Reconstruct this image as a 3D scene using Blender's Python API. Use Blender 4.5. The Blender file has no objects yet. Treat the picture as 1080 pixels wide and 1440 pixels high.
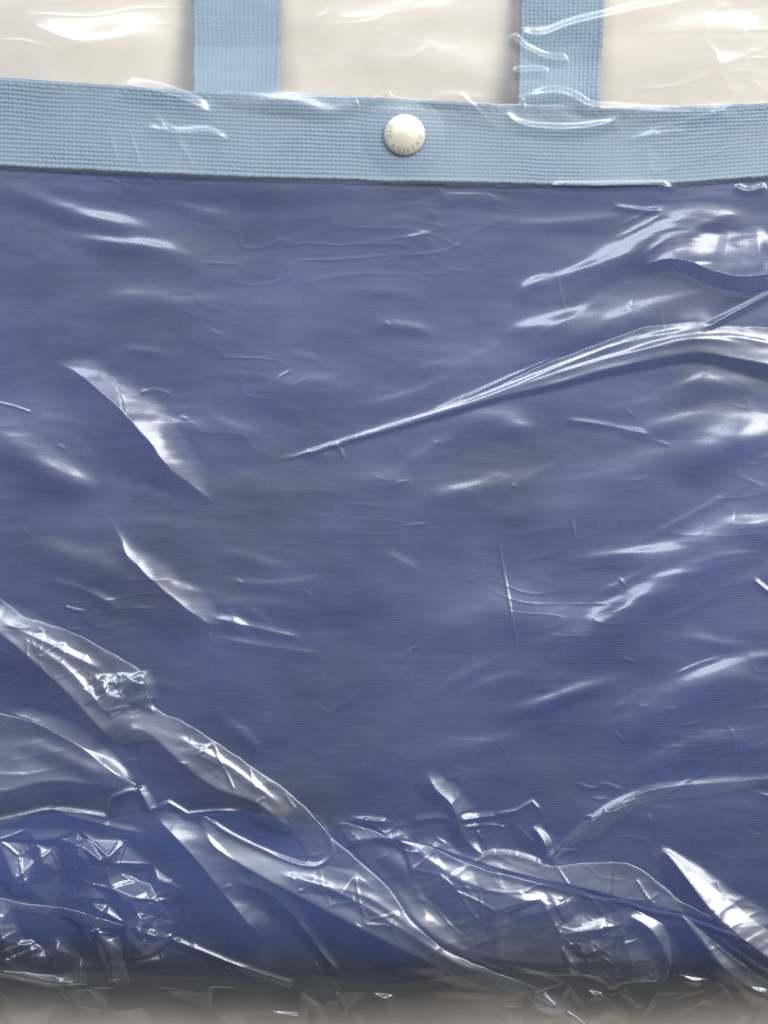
import bpy, math, random
import numpy as np
from mathutils import Vector, Matrix
from mathutils.geometry import delaunay_2d_cdt

random.seed(7)
rng = np.random.default_rng(11)
S = bpy.context.scene
C = S.collection

# ------------------------------------------------------------------ camera
# close-up of a folded tote lying on a table; 1 photo pixel is 0.25 mm on the bag's top
PX = 0.00025
ZREF = 0.033
DIST = 0.78
cd = bpy.data.cameras.new('camera')
cam = bpy.data.objects.new('camera', cd)
C.objects.link(cam)
cam.location = (0, 0, ZREF + DIST)
cd.sensor_fit = 'VERTICAL'
cd.sensor_height = 24.0
cd.lens = 24.0 * DIST / (1440 * PX)
cd.clip_start = 0.01
cd.clip_end = 20
cd.dof.use_dof = True
cd.dof.focus_distance = DIST
cd.dof.aperture_fstop = 2.2
S.camera = cam

# ------------------------------------------------------------------ world and lamps
w = bpy.data.worlds.new('World')
S.world = w
w.use_nodes = True
bg = w.node_tree.nodes['Background']
bg.inputs[0].default_value = (0.80, 0.86, 1.0, 1)
bg.inputs[1].default_value = 0.135


def lamp(name, direction, dist, size, power, col):
    ld = bpy.data.lights.new(name, 'AREA')
    ld.shape = 'RECTANGLE'
    ld.size, ld.size_y = size
    ld.energy = power
    ld.color = col
    o = bpy.data.objects.new(name, ld)
    C.objects.link(o)
    d = Vector(direction).normalized()
    o.location = d * dist
    o.rotation_euler = d.to_track_quat('Z', 'Y').to_euler()
    return o


lamp('window_light', (0.66, 0.76, 0.74), 3.0, (1.9, 1.1), 148.0, (1.0, 0.965, 0.905))
lamp('added_fill_light', (-0.25, 1.0, 0.80), 3.0, (1.8, 1.0), 74.0, (0.86, 0.92, 1.0))  # added lamp without a known source, brightens film folds facing the upper left
S.view_settings.view_transform = 'Standard'
S.view_settings.look = 'None'
S.view_settings.exposure = 0.0
S.view_settings.gamma = 1.0
S.cycles.transparent_max_bounces = 24
S.cycles.max_bounces = 8
S.cycles.use_denoising = True
S.cycles.caustics_reflective = False
S.cycles.caustics_refractive = False

# ------------------------------------------------------------------ materials


class NT:
    def __init__(s, name):
        s.m = bpy.data.materials.new(name)
        s.m.use_nodes = True
        s.t = s.m.node_tree
        s.t.nodes.clear()
        s.out = s.n('ShaderNodeOutputMaterial')

    def n(s, typ, **kw):
        nd = s.t.nodes.new(typ)
        for k, v in kw.items():
            setattr(nd, k, v)
        return nd

    def l(s, a, b):
        s.t.links.new(a, b)

    def math(s, op, a, b=None, clamp=False):
        nd = s.n('ShaderNodeMath', operation=op)
        nd.use_clamp = clamp
        for i, x in enumerate((a, b)):
            if x is None:
                continue
            if isinstance(x, (int, float)):
                nd.inputs[i].default_value = x
            else:
                s.l(x, nd.inputs[i])
        return nd.outputs[0]

    def noise(s, vec, scale, detail=3, rough=0.5):
        nd = s.n('ShaderNodeTexNoise')
        nd.inputs['Scale'].default_value = scale
        nd.inputs['Detail'].default_value = detail
        nd.inputs['Roughness'].default_value = rough
        s.l(vec, nd.inputs['Vector'])
        return nd.outputs['Fac']

    def mixc(s, fac, a, b):
        nd = s.n('ShaderNodeMix', data_type='RGBA')
        if isinstance(fac, (int, float)):
            nd.inputs[0].default_value = fac
        else:
            s.l(fac, nd.inputs[0])
        for i, x in ((6, a), (7, b)):
            if isinstance(x, tuple):
                nd.inputs[i].default_value = (*x, 1)
            else:
                s.l(x, nd.inputs[i])
        return nd.outputs[2]

    def ramp(s, fac, lo, hi):
        nd = s.n('ShaderNodeMapRange')
        s.l(fac, nd.inputs[0])
        nd.inputs[1].default_value = lo
        nd.inputs[2].default_value = hi
        return nd.outputs[0]

    def mapping(s, vec, scale):
        nd = s.n('ShaderNodeMapping')
        nd.inputs['Scale'].default_value = scale
        s.l(vec, nd.inputs['Vector'])
        return nd.outputs[0]


def film_material():
    t = NT('clear_polythene')
    co = t.n('ShaderNodeTexCoord').outputs['Object']
    n1 = t.noise(t.mapping(co, (1, 2.2, 1)), 300, 2, 0.5)
    h = t.math('MULTIPLY', n1, 1.0)
    bp = t.n('ShaderNodeBump')
    bp.inputs['Strength'].default_value = 0.05
    bp.inputs['Distance'].default_value = 0.0006
    t.l(h, bp.inputs['Height'])
    tr = t.n('ShaderNodeBsdfTransparent')
    tr.inputs[0].default_value = (0.995, 0.995, 0.99, 1)
    df = t.n('ShaderNodeBsdfDiffuse')
    df.inputs[0].default_value = (0.78, 0.83, 0.94, 1)
    tl = t.n('ShaderNodeBsdfTranslucent')
    tl.inputs[0].default_value = (0.86, 0.85, 0.82, 1)
    g1 = t.n('ShaderNodeBsdfGlossy')
    g1.inputs['Roughness'].default_value = 0.21
    g2 = t.n('ShaderNodeBsdfGlossy')
    g2.inputs['Roughness'].default_value = 0.5
    for g in (g1, g2, df, tl):
        t.l(bp.outputs[0], g.inputs['Normal'])
    for g in (g1, g2):
        g.inputs['Color'].default_value = (0.90, 0.94, 1.0, 1)
    mg = t.n('ShaderNodeMixShader')
    mg.inputs[0].default_value = 0.5
    t.l(g1.outputs[0], mg.inputs[1])
    t.l(g2.outputs[0], mg.inputs[2])
    md = t.n('ShaderNodeMixShader')
    md.inputs[0].default_value = 0.4
    t.l(df.outputs[0], md.inputs[1])
    t.l(tl.outputs[0], md.inputs[2])
    mh = t.n('ShaderNodeMixShader')
    # faint milky patches: the film's uneven reflections painted in as haze
    sheen_haze = t.ramp(t.noise(t.mapping(co, (1, 1.7, 1)), 26, 5, 0.6), 0.3, 0.75)
    t.l(t.math('ADD', t.math('MULTIPLY', sheen_haze, 0.055), 0.006), mh.inputs[0])
    t.l(tr.outputs[0], mh.inputs[1])
    t.l(md.outputs[0], mh.inputs[2])
    lw = t.n('ShaderNodeLayerWeight')
    lw.inputs[0].default_value = 0.5
    f = t.math('ADD', t.math('MULTIPLY', t.math('POWER', lw.outputs['Facing'], 4.0), 0.9), 0.075, True)
    ms = t.n('ShaderNodeMixShader')
    t.l(f, ms.inputs[0])
    t.l(mh.outputs[0], ms.inputs[1])
    t.l(mg.outputs[0], ms.inputs[2])
    t.l(ms.outputs[0], t.out.inputs[0])
    return t.m


def weave_nodes(t, co, period, strength, dist):
    """plain weave: warp and weft bands multiplied, as a bump"""
    hs = []
    for ax in ('X', 'Y'):
        wv = t.n('ShaderNodeTexWave', wave_type='BANDS', bands_direction=ax, wave_profile='SIN')
        wv.inputs['Scale'].default_value = 0.314 / period
        wv.inputs['Distortion'].default_value = 1.3
        wv.inputs['Detail'].default_value = 1.0
        wv.inputs['Detail Scale'].default_value = 0.25
        t.l(co, wv.inputs['Vector'])
        hs.append(wv.outputs['Fac'])
    h = t.math('MULTIPLY', hs[0], hs[1])
    bp = t.n('ShaderNodeBump')
    bp.inputs['Strength'].default_value = strength
    bp.inputs['Distance'].default_value = dist
    t.l(h, bp.inputs['Height'])
    return h, bp.outputs[0]


def nylon_material(name, ca, cb):
    t = NT(name)
    co = t.n('ShaderNodeTexCoord').outputs['Object']
    h, nrm = weave_nodes(t, co, 0.00085, 0.30, 0.0003)
    pat = t.ramp(t.noise(co, 17, 3, 0.5), 0.42, 0.62)
    v = t.noise(t.mapping(co, (1, 1.3, 1)), 13, 5, 0.6)
    base = t.mixc(t.ramp(v, 0.3, 0.7), ca, cb)
    col = t.mixc(t.math('MULTIPLY', t.math('SUBTRACT', 1.0, h), t.math('ADD', t.math('MULTIPLY', pat, 0.62), 0.05)), base, (0.018, 0.030, 0.115))
    p = t.n('ShaderNodeBsdfPrincipled')
    t.l(col, p.inputs['Base Color'])
    p.inputs['Roughness'].default_value = 0.62
    p.inputs['Specular IOR Level'].default_value = 0.35
    p.inputs['Sheen Weight'].default_value = 0.15
    t.l(nrm, p.inputs['Normal'])
    t.l(p.outputs[0], t.out.inputs[0])
    return t.m


def webbing_material():
    t = NT('light_blue_webbing')
    co = t.n('ShaderNodeTexCoord').outputs['Object']
    v = t.noise(co, 60, 4, 0.6)
    f = t.noise(t.mapping(co, (1, 4, 1)), 1800, 2, 0.6)
    base = t.mixc(t.ramp(v, 0.25, 0.75), (0.150, 0.218, 0.290), (0.195, 0.272, 0.350))
    col = t.mixc(t.math('MULTIPLY', t.ramp(f, 0.35, 0.75), 0.35), base, (0.34, 0.44, 0.55))
    at = t.n('ShaderNodeAttribute', attribute_name='yarn')
    col = t.mixc(t.math('MULTIPLY', t.math('SUBTRACT', 1.0, at.outputs['Fac']), 0.75), col, (0.095, 0.165, 0.25))
    p = t.n('ShaderNodeBsdfPrincipled')
    t.l(col, p.inputs['Base Color'])
    p.inputs['Roughness'].default_value = 0.6
    t.l(p.outputs[0], t.out.inputs[0])
    return t.m


def plain_material(name, col, rough=0.5, metal=0.0, bump=0.0, bscale=200, col2=None, cscale=30):
    t = NT(name)
    co = t.n('ShaderNodeTexCoord').outputs['Object']
    p = t.n('ShaderNodeBsdfPrincipled')
    if col2:
        t.l(t.mixc(t.ramp(t.noise(co, cscale, 5, 0.6), 0.3, 0.7), col, col2), p.inputs['Base Color'])
    else:
        p.inputs['Base Color'].default_value = (*col, 1)
    p.inputs['Roughness'].default_value = rough
    p.inputs['Metallic'].default_value = metal
    if bump:
        bp = t.n('ShaderNodeBump')
        bp.inputs['Strength'].default_value = bump
        bp.inputs['Distance'].default_value = 0.0005
        t.l(t.noise(co, bscale, 4, 0.6), bp.inputs['Height'])
        t.l(bp.outputs[0], p.inputs['Normal'])
    t.l(p.outputs[0], t.out.inputs[0])
    return t.m


M_FILM = film_material()
M_NYLON = nylon_material('navy_nylon', (0.013, 0.022, 0.066), (0.023, 0.048, 0.185))
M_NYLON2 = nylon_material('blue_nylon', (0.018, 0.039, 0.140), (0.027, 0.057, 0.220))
M_WEB = webbing_material()
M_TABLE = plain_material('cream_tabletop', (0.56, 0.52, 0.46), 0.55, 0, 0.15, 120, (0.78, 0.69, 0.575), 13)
M_SNAP = plain_material('cream_enamelled_snap', (0.86, 0.80, 0.66), 0.27, 0.3, 0.05, 900)
M_SNAPDARK = plain_material('snap_letters', (0.27, 0.23, 0.16), 0.45, 0.3)

# ------------------------------------------------------------------ mesh helpers


def X(u):
    return (np.asarray(u, float) - 540.0) * PX


def Y(v):
    # the mouth of the bag lies lower than its belly, so it also reaches a little further up the table
    v = np.asarray(v, float)
    t = np.clip((v - 60) / 1090.0, 0, 1)
    zb = 14.0 + 19.0 * t * t * (3 - 2 * t)
    return (720.0 - v) * PX * (1 + (33.0 - zb) / 780.0)


def empty(name, loc):
    o = bpy.data.objects.new(name, None)
    o.empty_display_size = 0.02
    C.objects.link(o)
    o.location = loc
    return o


def link(name, me, mat, parent=None, smooth=True):
    me.materials.append(mat)
    if smooth:
        me.polygons.foreach_set('use_smooth', np.ones(len(me.polygons), bool))
    o = bpy.data.objects.new(name, me)
    C.objects.link(o)
    if parent:
        o.parent = parent
        o.matrix_parent_inverse = Matrix.Translation(-parent.location)
    return o


def grid_mesh(name, P, attr=None):
    """P: (rows, cols, 3) points; faces wound so that +z shows"""
    nr, nc = P.shape[:2]
    me = bpy.data.meshes.new(name)
    idx = np.arange(nr * nc).reshape(nr, nc)
    q = np.stack([idx[:-1, :-1], idx[1:, :-1], idx[1:, 1:], idx[:-1, 1:]], -1).reshape(-1, 4)
    me.vertices.add(nr * nc)
    me.vertices.foreach_set('co', P.reshape(-1).astype(np.float32))
    me.loops.add(q.size)
    me.loops.foreach_set('vertex_index', q.reshape(-1).astype(np.int32))
    me.polygons.add(len(q))
    me.polygons.foreach_set('loop_start', np.arange(0, q.size, 4, dtype=np.int32))
    me.polygons.foreach_set('loop_total', np.full(len(q), 4, np.int32))
    if attr is not None:
        a = me.attributes.new('yarn', 'FLOAT', 'POINT')
        a.data.foreach_set('value', attr.reshape(-1).astype(np.float32))
    me.update(calc_edges=True)
    return me


def ssmooth(x, a, b):
    t = np.clip((x - a) / (b - a), 0, 1)
    return t * t * (3 - 2 * t)


def vnoise(u, v, seed):
    """smooth value noise in -1..1"""
    r = np.random.default_rng(seed)
    T = r.uniform(-1, 1, (256, 256)).astype(np.float32)
    iu, iv = np.floor(u).astype(int), np.floor(v).astype(int)
    fu, fv = u - iu, v - iv
    fu = fu * fu * fu * (fu * (fu * 6 - 15) + 10)
    fv = fv * fv * fv * (fv * (fv * 6 - 15) + 10)
    a = T[iv & 255, iu & 255]
    b = T[iv & 255, (iu + 1) & 255]
    c = T[(iv + 1) & 255, iu & 255]
    d = T[(iv + 1) & 255, (iu + 1) & 255]
    return (a * (1 - fu) + b * fu) * (1 - fv) + (c * (1 - fu) + d * fu) * fv


def fbm(u, v, seed, octv=4, gain=0.5):
    s, a = 0, 1.0
    for k in range(octv):
        s = s + a * vnoise(u * 2 ** k + 17.3 * k, v * 2 ** k + 5.1 * k, seed + k)
        a *= gain
    return s


def seg_dist(U, V, pts, vals=None):
    """signed distance (positive on the left-hand side of travel as seen in the photograph's frame with v down) to a polyline, position 0..1, and values interpolated along it"""
    best = np.full(U.shape, 1e9)
    sgn = np.ones(U.shape)
    par = np.zeros(U.shape)
    L = [0]
    for a, b in zip(pts[:-1], pts[1:]):
        L.append(L[-1] + math.hypot(b[0] - a[0], b[1] - a[1]))
    for i, (a, b) in enumerate(zip(pts[:-1], pts[1:])):
        du, dv = b[0] - a[0], b[1] - a[1]
        l2 = du * du + dv * dv + 1e-9
        t = np.clip(((U - a[0]) * du + (V - a[1]) * dv) / l2, 0, 1)
        ru, rv = U - (a[0] + t * du), V - (a[1] + t * dv)
        d = np.sqrt(ru * ru + rv * rv)
        m = d < best
        best = np.where(m, d, best)
        sgn = np.where(m, np.where(du * rv - dv * ru < 0, 1.0, -1.0), sgn)
        par = np.where(m, (L[i] + t * math.sqrt(l2)) / L[-1], par)
    return best, sgn, par


def smooth_line(pts, n=14):
    """Catmull-Rom through the points"""
    P = [np.array(p, float) for p in pts]
    P = [2 * P[0] - P[1]] + P + [2 * P[-1] - P[-2]]
    out = []
    for i in range(1, len(P) - 2):
        for k in range(n):
            t = k / n
            out.append(0.5 * ((2 * P[i]) + (-P[i - 1] + P[i + 1]) * t + (2 * P[i - 1] - 5 * P[i] + 4 * P[i + 1] - P[i + 2]) * t * t
                              + (-P[i - 1] + 3 * P[i] - 3 * P[i + 1] + P[i + 2]) * t ** 3))
    out.append(P[-2])
    return [tuple(o) for o in out]


# ------------------------------------------------------------------ heights (mm) of the tote and the film
def body_h(u, v):
    h = 14.0 + 19.0 * ssmooth(v, 60, 1150)
    e = np.clip((v - 1220) / 180.0, 0, 1)
    h = h * np.sqrt(np.clip(1 - e ** 4.0, 0, 1))
    for s in (-1, 1):
        e = np.clip((s * (u - 540) - 640) / 120.0, 0, 1)
        h = h * np.sqrt(np.clip(1 - e ** 2.5, 0, 1))
    return h


def body_wrinkle(u, v):
    m = ssmooth(v, 250, 300) * (1 - ssmooth(v, 1300, 1390))
    wu, wv = u + 22 * vnoise(u / 90, v / 60, 71), v + 10 * vnoise(u / 130, v / 70, 72)
    h = 0.60 * vnoise(wu / 240, wv / 90, 73) + 0.16 * vnoise(wu / 90, wv / 34, 74) + 0.05 * vnoise(wu / 36, wv / 12, 75)
    return h * m


# band edges, in photo pixels
BT = np.array([(-300, 92), (0, 110), (130, 119), (240, 128), (395, 133), (540, 138), (700, 148), (848, 152), (960, 151), (1080, 146), (1400, 130)], float)
BB = np.array([(-300, 222), (0, 236), (200, 247), (400, 254), (540, 257), (700, 260), (850, 263), (960, 260), (1080, 251), (1400, 225)], float)


def band_top(u):
    return np.interp(u, BT[:, 0], BT[:, 1])


def band_bot(u):
    return np.interp(u, BB[:, 0], BB[:, 1])


# ------------------------------------------------------------------ table
def make_table():
    n = 60
    g = np.linspace(-1.3, 1.3, n)
    gx, gy = np.meshgrid(g, -g)
    P = np.stack([gx, gy, np.zeros_like(gx)], -1)
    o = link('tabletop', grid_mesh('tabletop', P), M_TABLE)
    o['kind'] = 'structure'
    return o


make_table()

# ------------------------------------------------------------------ the tote
tote = empty('tote_bag', (0, 0, 0))
tote['label'] = 'blue nylon tote bag with light blue webbing trim and handles inside clear plastic'
tote['category'] = 'bag'


SEAM = np.array([(-300, 1160), (0, 1154), (80, 1142), (155, 1150), (210, 1143), (265, 1146), (345, 1142), (430, 1158), (560, 1176), (640, 1204), (700, 1223), (790, 1245), (880, 1268), (930, 1279), (1000, 1298), (1080, 1336), (1400, 1360)], float)


def make_body():
    us = np.concatenate([np.linspace(-222, -60, 45, endpoint=False), np.arange(-60, 1140, 2.5), np.linspace(1140, 1302, 45)])

    def piece(name, k0, k1, n, mat, lift):
        U, K = np.meshgrid(us, np.linspace(0, 1, n))
        top = band_top(U)
        seam = np.interp(U, SEAM[:, 0], SEAM[:, 1]) + 2 * vnoise(U / 40, U * 0, 88)
        Vt = (top + (seam - top) * K) if k0 == 0 else (seam + (1400 - seam) * K)
        H = body_h(U, Vt) + body_wrinkle(U, Vt)
        if lift:
            d = Vt - seam
            H = H + (0.30 * np.exp(-((d - 5) / 4.0) ** 2) + 0.18 * ssmooth(d, 0, 3)) * (0.15 + 0.85 * ssmooth(U, 460, 640))
        H = np.maximum(H, 0.25)
        hem = 11 * vnoise(U / 190, U * 0 + 2, 81) + 5 * vnoise(U / 50, U * 0 + 5, 82) - 4
        Vt = Vt + hem * ssmooth(Vt, 1250, 1390)
        P = np.stack([X(U), Y(Vt), H * 1e-3], -1)
        return link(name, grid_mesh(name, P), mat, tote), P

    o, P = piece('front_panel', 0, 1, 440, M_NYLON, False)
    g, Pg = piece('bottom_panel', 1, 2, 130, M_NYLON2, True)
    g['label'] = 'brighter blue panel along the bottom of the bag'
    P = np.concatenate([P, Pg[1:]], 0)
    under = P.copy()
    under[..., 2] = 0.0002
    Pb = under[::12, ::12]
    Pb = Pb[:, ::-1]
    b = link('back_panel', grid_mesh('back_panel', Pb), M_NYLON, tote)
    # mouth wall that closes the gap between both panels at the top
    row = P[0, ::4]
    k = np.linspace(0, 1, 8)[:, None, None]
    W = np.repeat(row[None], 8, 0) * 1.0
    W[..., 2] = W[..., 2] * k[..., 0]
    W[..., 1] = W[..., 1] + 0.0006 * np.sin(k[..., 0] * math.pi)
    link('lining', grid_mesh('lining', W), M_NYLON, tote)
    return o


make_body()


def weave(s, t, pu=6.1, pv=5.7):
    """s along the strap, t across it, in pixels; returns height mm and yarn mask"""
    s = s + 1.1 * vnoise(s / 40, t / 25, 201) + 0.5 * vnoise(s / 8, t / 8, 202)
    t = t + 0.9 * vnoise(s / 60, t / 30, 203)
    row = np.floor(t / pv)
    a = 0.5 - 0.5 * np.cos(2 * math.pi * (s / pu + 0.18 * (row % 2)))
    b = 0.5 - 0.5 * np.cos(2 * math.pi * t / pv)
    pick = 0.8 + 0.35 * vnoise(row * 7.7, np.floor(s / pu) * 3.3, 204)
    h = (a ** 0.7) * (b ** 0.6) * pick
    rib = b ** 0.5
    fade = 0.85 + 0.45 * vnoise(s / 110, t / 60, 205)
    hh = (0.34 * h + 0.14 * rib) * fade
    y = np.clip(0.25 + 0.5 * h + 0.35 * rib * (0.4 + a * 0.6), 0, 1)
    y = 1 - (1 - y) * fade
    return hh, y


def make_band():
    us = np.concatenate([np.arange(-218, -30, 6.0), np.arange(-30, 1112, 1.35), np.arange(1112, 1299, 6.0)])
    nt = 92
    T = np.linspace(0, 1, nt)
    U, TT = np.meshgrid(us, T)
    top, bot = band_top(U), band_bot(U)
    V = top + (bot - top) * TT
    V = V + 0.8 * vnoise(U / 60, TT * 0, 5) + 0.5 * vnoise(U / 9, TT * 2, 6) * (np.abs(TT - 0.5) > 0.46)
    s, t = U, TT * 117
    hh, y = weave(s, t)
    edge = np.minimum(TT, 1 - TT) * 117
    hem = ssmooth(edge, 0, 3.5)
    # rope-like selvage at both edges and a line of stitches near the top edge
    for e0, ph in ((2.2, 0.0), (114.2, 1.3)):
        g = np.exp(-((t - e0) / 2.4) ** 2)
        rope = 0.5 + 0.5 * np.sin(2 * math.pi * (s / 11.5 + (t - e0) / 9.0) + ph)
        hh = hh * (1 - g) + g * (0.20 + 0.34 * rope)
        y = y * (1 - g) + g * (0.15 + 0.85 * rope)
    for e0 in (9.5,):
        g = np.exp(-((t - e0) / 1.3) ** 2)
        st = 0.5 + 0.5 * np.sign(np.sin(2 * math.pi * s / 15.0))
        hh = hh + g * (0.22 * st - 0.16)
        y = np.clip(y - 0.25 * g * (1 - st), 0, 1)
    lift = 0.95 * hem * (1 - 0.0 * TT) + 0.35 * vnoise(U / 120, TT * 1.5, 7)
    H = body_h(U, V) + lift + hh * hem
    P = np.stack([X(U), Y(V), H * 1e-3], -1)
    # roll the ends down: top edge goes over the mouth, bottom edge touches the panel
    first, last = P[:1].copy(), P[-1:].copy()
    f2 = first.copy()
    f2[..., 1] += 0.0004
    f2[..., 2] -= 0.0012
    f3 = first.copy()
    f3[..., 1] += 0.0002
    f3[..., 2] = 0.0016
    l2 = last.copy()
    l2[..., 1] -= 0.0001
    l2[..., 2] -= 0.0016
    P = np.concatenate([f3, f2, P, l2], 0)
    y = np.concatenate([y[:1], y[:1], y, y[-1:] * 0.5], 0)
    link('webbing_trim', grid_mesh('webbing_trim', P, y), M_WEB, tote)


make_band()


def make_handle():
    """one handle: two feet sewn behind the trim and a loop that lies on the table above them"""
    def foot(u0a, u1a, u0b, u1b, seed):
        vs = np.concatenate([np.arange(-60, 175, 1.4)])
        n = 92
        T = np.linspace(0, 1, n)
        V, TT = np.meshgrid(vs, T, indexing='ij')
        k = (V - 0) / 140.0
        ul = u0a + (u0b - u0a) * k
        ur = u1a + (u1b - u1a) * k
        U = ul + (ur - ul) * TT + 0.7 * vnoise(V / 14, TT, seed)
        edge = np.minimum(TT, 1 - TT) * 120
        hh, y = weave(V, TT * 120, 5.6, 6.2)
        for e0 in (2.2, 117.8):
            g = np.exp(-((TT * 120 - e0) / 2.2) ** 2)
            rope = 0.5 + 0.5 * np.sin(2 * math.pi * (V / 9.0 + TT * 4))
            hh = hh * (1 - g) + g * (0.22 + 0.25 * rope)
            y = y * (1 - g) + g * (0.6 + 0.4 * rope)
        base = np.interp(V, [-60, 60, 135, 175], [5.0, 8.0, 13.2, 14.3])
        amp = 0.55 if seed == 31 else 1.35
        y = 0.75 + (y - 0.75) * amp
        H = base + amp * hh * ssmooth(edge, 0, 3) + 0.3 * vnoise(V / 70, TT * 1.4, seed + 1)
        return np.stack([X(U), Y(V), H * 1e-3], -1), y

    out = []
    for (args, end) in (((262, 391, 265, 390, 31), 0), ((739, 860, 732, 852, 35), 1)):
        P, y = foot(*args)
        P = P[:, :]
        out.append((P, y))
    # arch between the two feet above the frame
    cl = 0.5 * (out[0][0][0, 0] + out[0][0][0, -1])
    cr = 0.5 * (out[1][0][0, 0] + out[1][0][0, -1])
    wl = out[0][0][0]
    wr = out[1][0][0]
    N = 90
    rows = []
    offs_l = wl - cl
    offs_r = wr - cr
    rad = (cr[0] - cl[0]) / 2
    mid = 0.5 * (cl + cr)
    for i in range(1, N):
        a = math.pi * (1 - i / N)
        st = 0.035
        cx = mid[0] + rad * math.cos(a)
        cy = mid[1] + st * math.sin(a) ** 0.5 + 0.085 * math.sin(a)
        # direction across the strap turns with the arch
        tx, ty = -rad * math.sin(a), 0.10 * math.cos(a)
        l = math.hypot(tx, ty) or 1
        if i < 1:
            continue
        ox, oy = (-ty / l, tx / l)
        # outer side of the left foot is its left edge
        sgn = -1
        wv = np.linspace(-1, 1, len(wl)) * 0.0152
        row = np.stack([cx + sgn * ox * -wv * -1, cy + sgn * oy * -wv * -1, np.full(len(wl), cl[2] - 0.0006)], -1)
        rows.append(row)
    L, yL = out[0]
    R, yR = out[1]
    A = np.stack(rows)
    # keep the strap's own left-to-right order through the turn
    if np.dot(A[0, -1, :2] - A[0, 0, :2], L[0, -1, :2] - L[0, 0, :2]) < 0:
        A = A[:, ::-1]
    Rr = R[:, ::-1]
    Pfull = np.concatenate([L[::-1], A, Rr], 0)
    yf = np.concatenate([yL[::-1], np.full(A.shape[:2], 0.8), yR[:, ::-1]], 0)
    top = Pfull[::-1]
    yt = yf[::-1]
    # skirts and underside 1.2 mm below
    th = 0.0012
    le, re = top[:, :1].copy(), top[:, -1:].copy()
    le[..., 2] -= th
    re[..., 2] -= th
    full = np.concatenate([le, top, re, le], 1)
    yy = np.concatenate([yt[:, :1] * 0.7, yt, yt[:, -1:] * 0.7, yt[:, :1]], 1)
    me = grid_mesh('handle', full, yy)
    return link('handle', me, M_WEB, tote)


hd = make_handle()


def make_snap():
    cu, cv = 569.5, 191.0
    zc = float(body_h(np.array(cu), np.array(cv))) + 1.75
    prof = [(0, 2.75)] + [(q, 2.75 - 0.034 * q * q) for q in (1, 2, 3, 4, 5, 5.8, 6.4)] + [(6.9, 1.02), (7.25, 0.75), (7.42, 0.45), (7.3, 0.1), (7.0, -0.1), (6.6, -0.2)]
    n = 64
    a = np.linspace(0, 2 * math.pi, n + 1)
    R = np.array([p[0] for p in prof])[:, None]
    Z = np.array([p[1] for p in prof])[:, None]
    P = np.stack([R * np.cos(a)[None] * 1e-3, R * np.sin(a)[None] * 1e-3, np.repeat(Z, n + 1, 1) * 1e-3], -1)
    x0, y0 = float(X(cu)), float(Y(cv))
    P += np.array([x0, y0, zc * 1e-3])
    cap = link('snap_button', grid_mesh('snap_button', P), M_SNAP, tote)
    cap['label'] = 'round cream metal snap button with a ring of stamped letters'
    # stamped letters round the rim, worn and hard to read
    V, F = [], []
    chars = [('O', 90), ('N', 113), ('I', 131), ('O', 150), ('T', 170), ('C', 189), ('A', 226), ('O', 249), ('S', 267), ('K', 284), ('E', 303), ('N', 326), ('O', 350), ('I', 14), ('C', 40)]
    for ch, ang in chars:
        fc = bpy.data.curves.new('stamp', 'FONT')
        fc.body = ch
        fc.size = 2.3
        fc.align_x = 'CENTER'
        fc.align_y = 'CENTER'
        fc.extrude = 0.04
        fc.resolution_u = 2
        to = bpy.data.objects.new('stamp', fc)
        C.objects.link(to)
        dg = bpy.context.evaluated_depsgraph_get()
        me = to.evaluated_get(dg).to_mesh()
        th = math.radians(ang)
        rot = th + math.pi / 2
        b = len(V)
        for vv in me.vertices:
            x, y = vv.co.x * 0.85, vv.co.y
            gx = 5.75 * math.cos(th) + x * math.cos(rot) - y * math.sin(rot)
            gy = 5.75 * math.sin(th) + x * math.sin(rot) + y * math.cos(rot)
            r = math.hypot(gx, gy)
            z = float(np.interp(r, [p[0] for p in prof[:10]], [p[1] for p in prof[:10]])) + vv.co.z + 0.03
            V.append((x0 + gx * 1e-3, y0 + gy * 1e-3, (zc + z) * 1e-3))
        for p in me.polygons:
            F.append([b + i for i in p.vertices])
        to.to_mesh_clear() if hasattr(to, 'to_mesh_clear') else None
        bpy.data.objects.remove(to)
        bpy.data.curves.remove(fc)
    me = bpy.data.meshes.new('stamped_lettering')
    me.from_pydata(V, [], F)
    me.update()
    lt = link('stamped_lettering', me, M_SNAPDARK, None, smooth=False)
    lt.parent = cap


make_snap()

# ------------------------------------------------------------------ the clear plastic bag
bag = empty('plastic_bag', (0, 0, 0))
bag['label'] = 'crinkled clear plastic bag wrapped over the blue tote bag'
bag['category'] = 'plastic bag'

STEP = 1.4
fu = np.arange(-44, 1126, STEP)
fv = np.arange(-44, 1486, STEP)


def flare(a, lo, hi, n):
    t = np.linspace(0, 1, n + 1)[1:] ** 1.6
    left = a[0] - (a[0] - lo) * t
    right = a[-1] + (hi - a[-1]) * t
    return np.concatenate([left[::-1], a, right])


us = flare(fu, -330, 1410, 40)
vs = flare(fv, -900, 1640, 44)
U, V = np.meshgrid(us, vs)
H = np.zeros_like(U)


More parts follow.
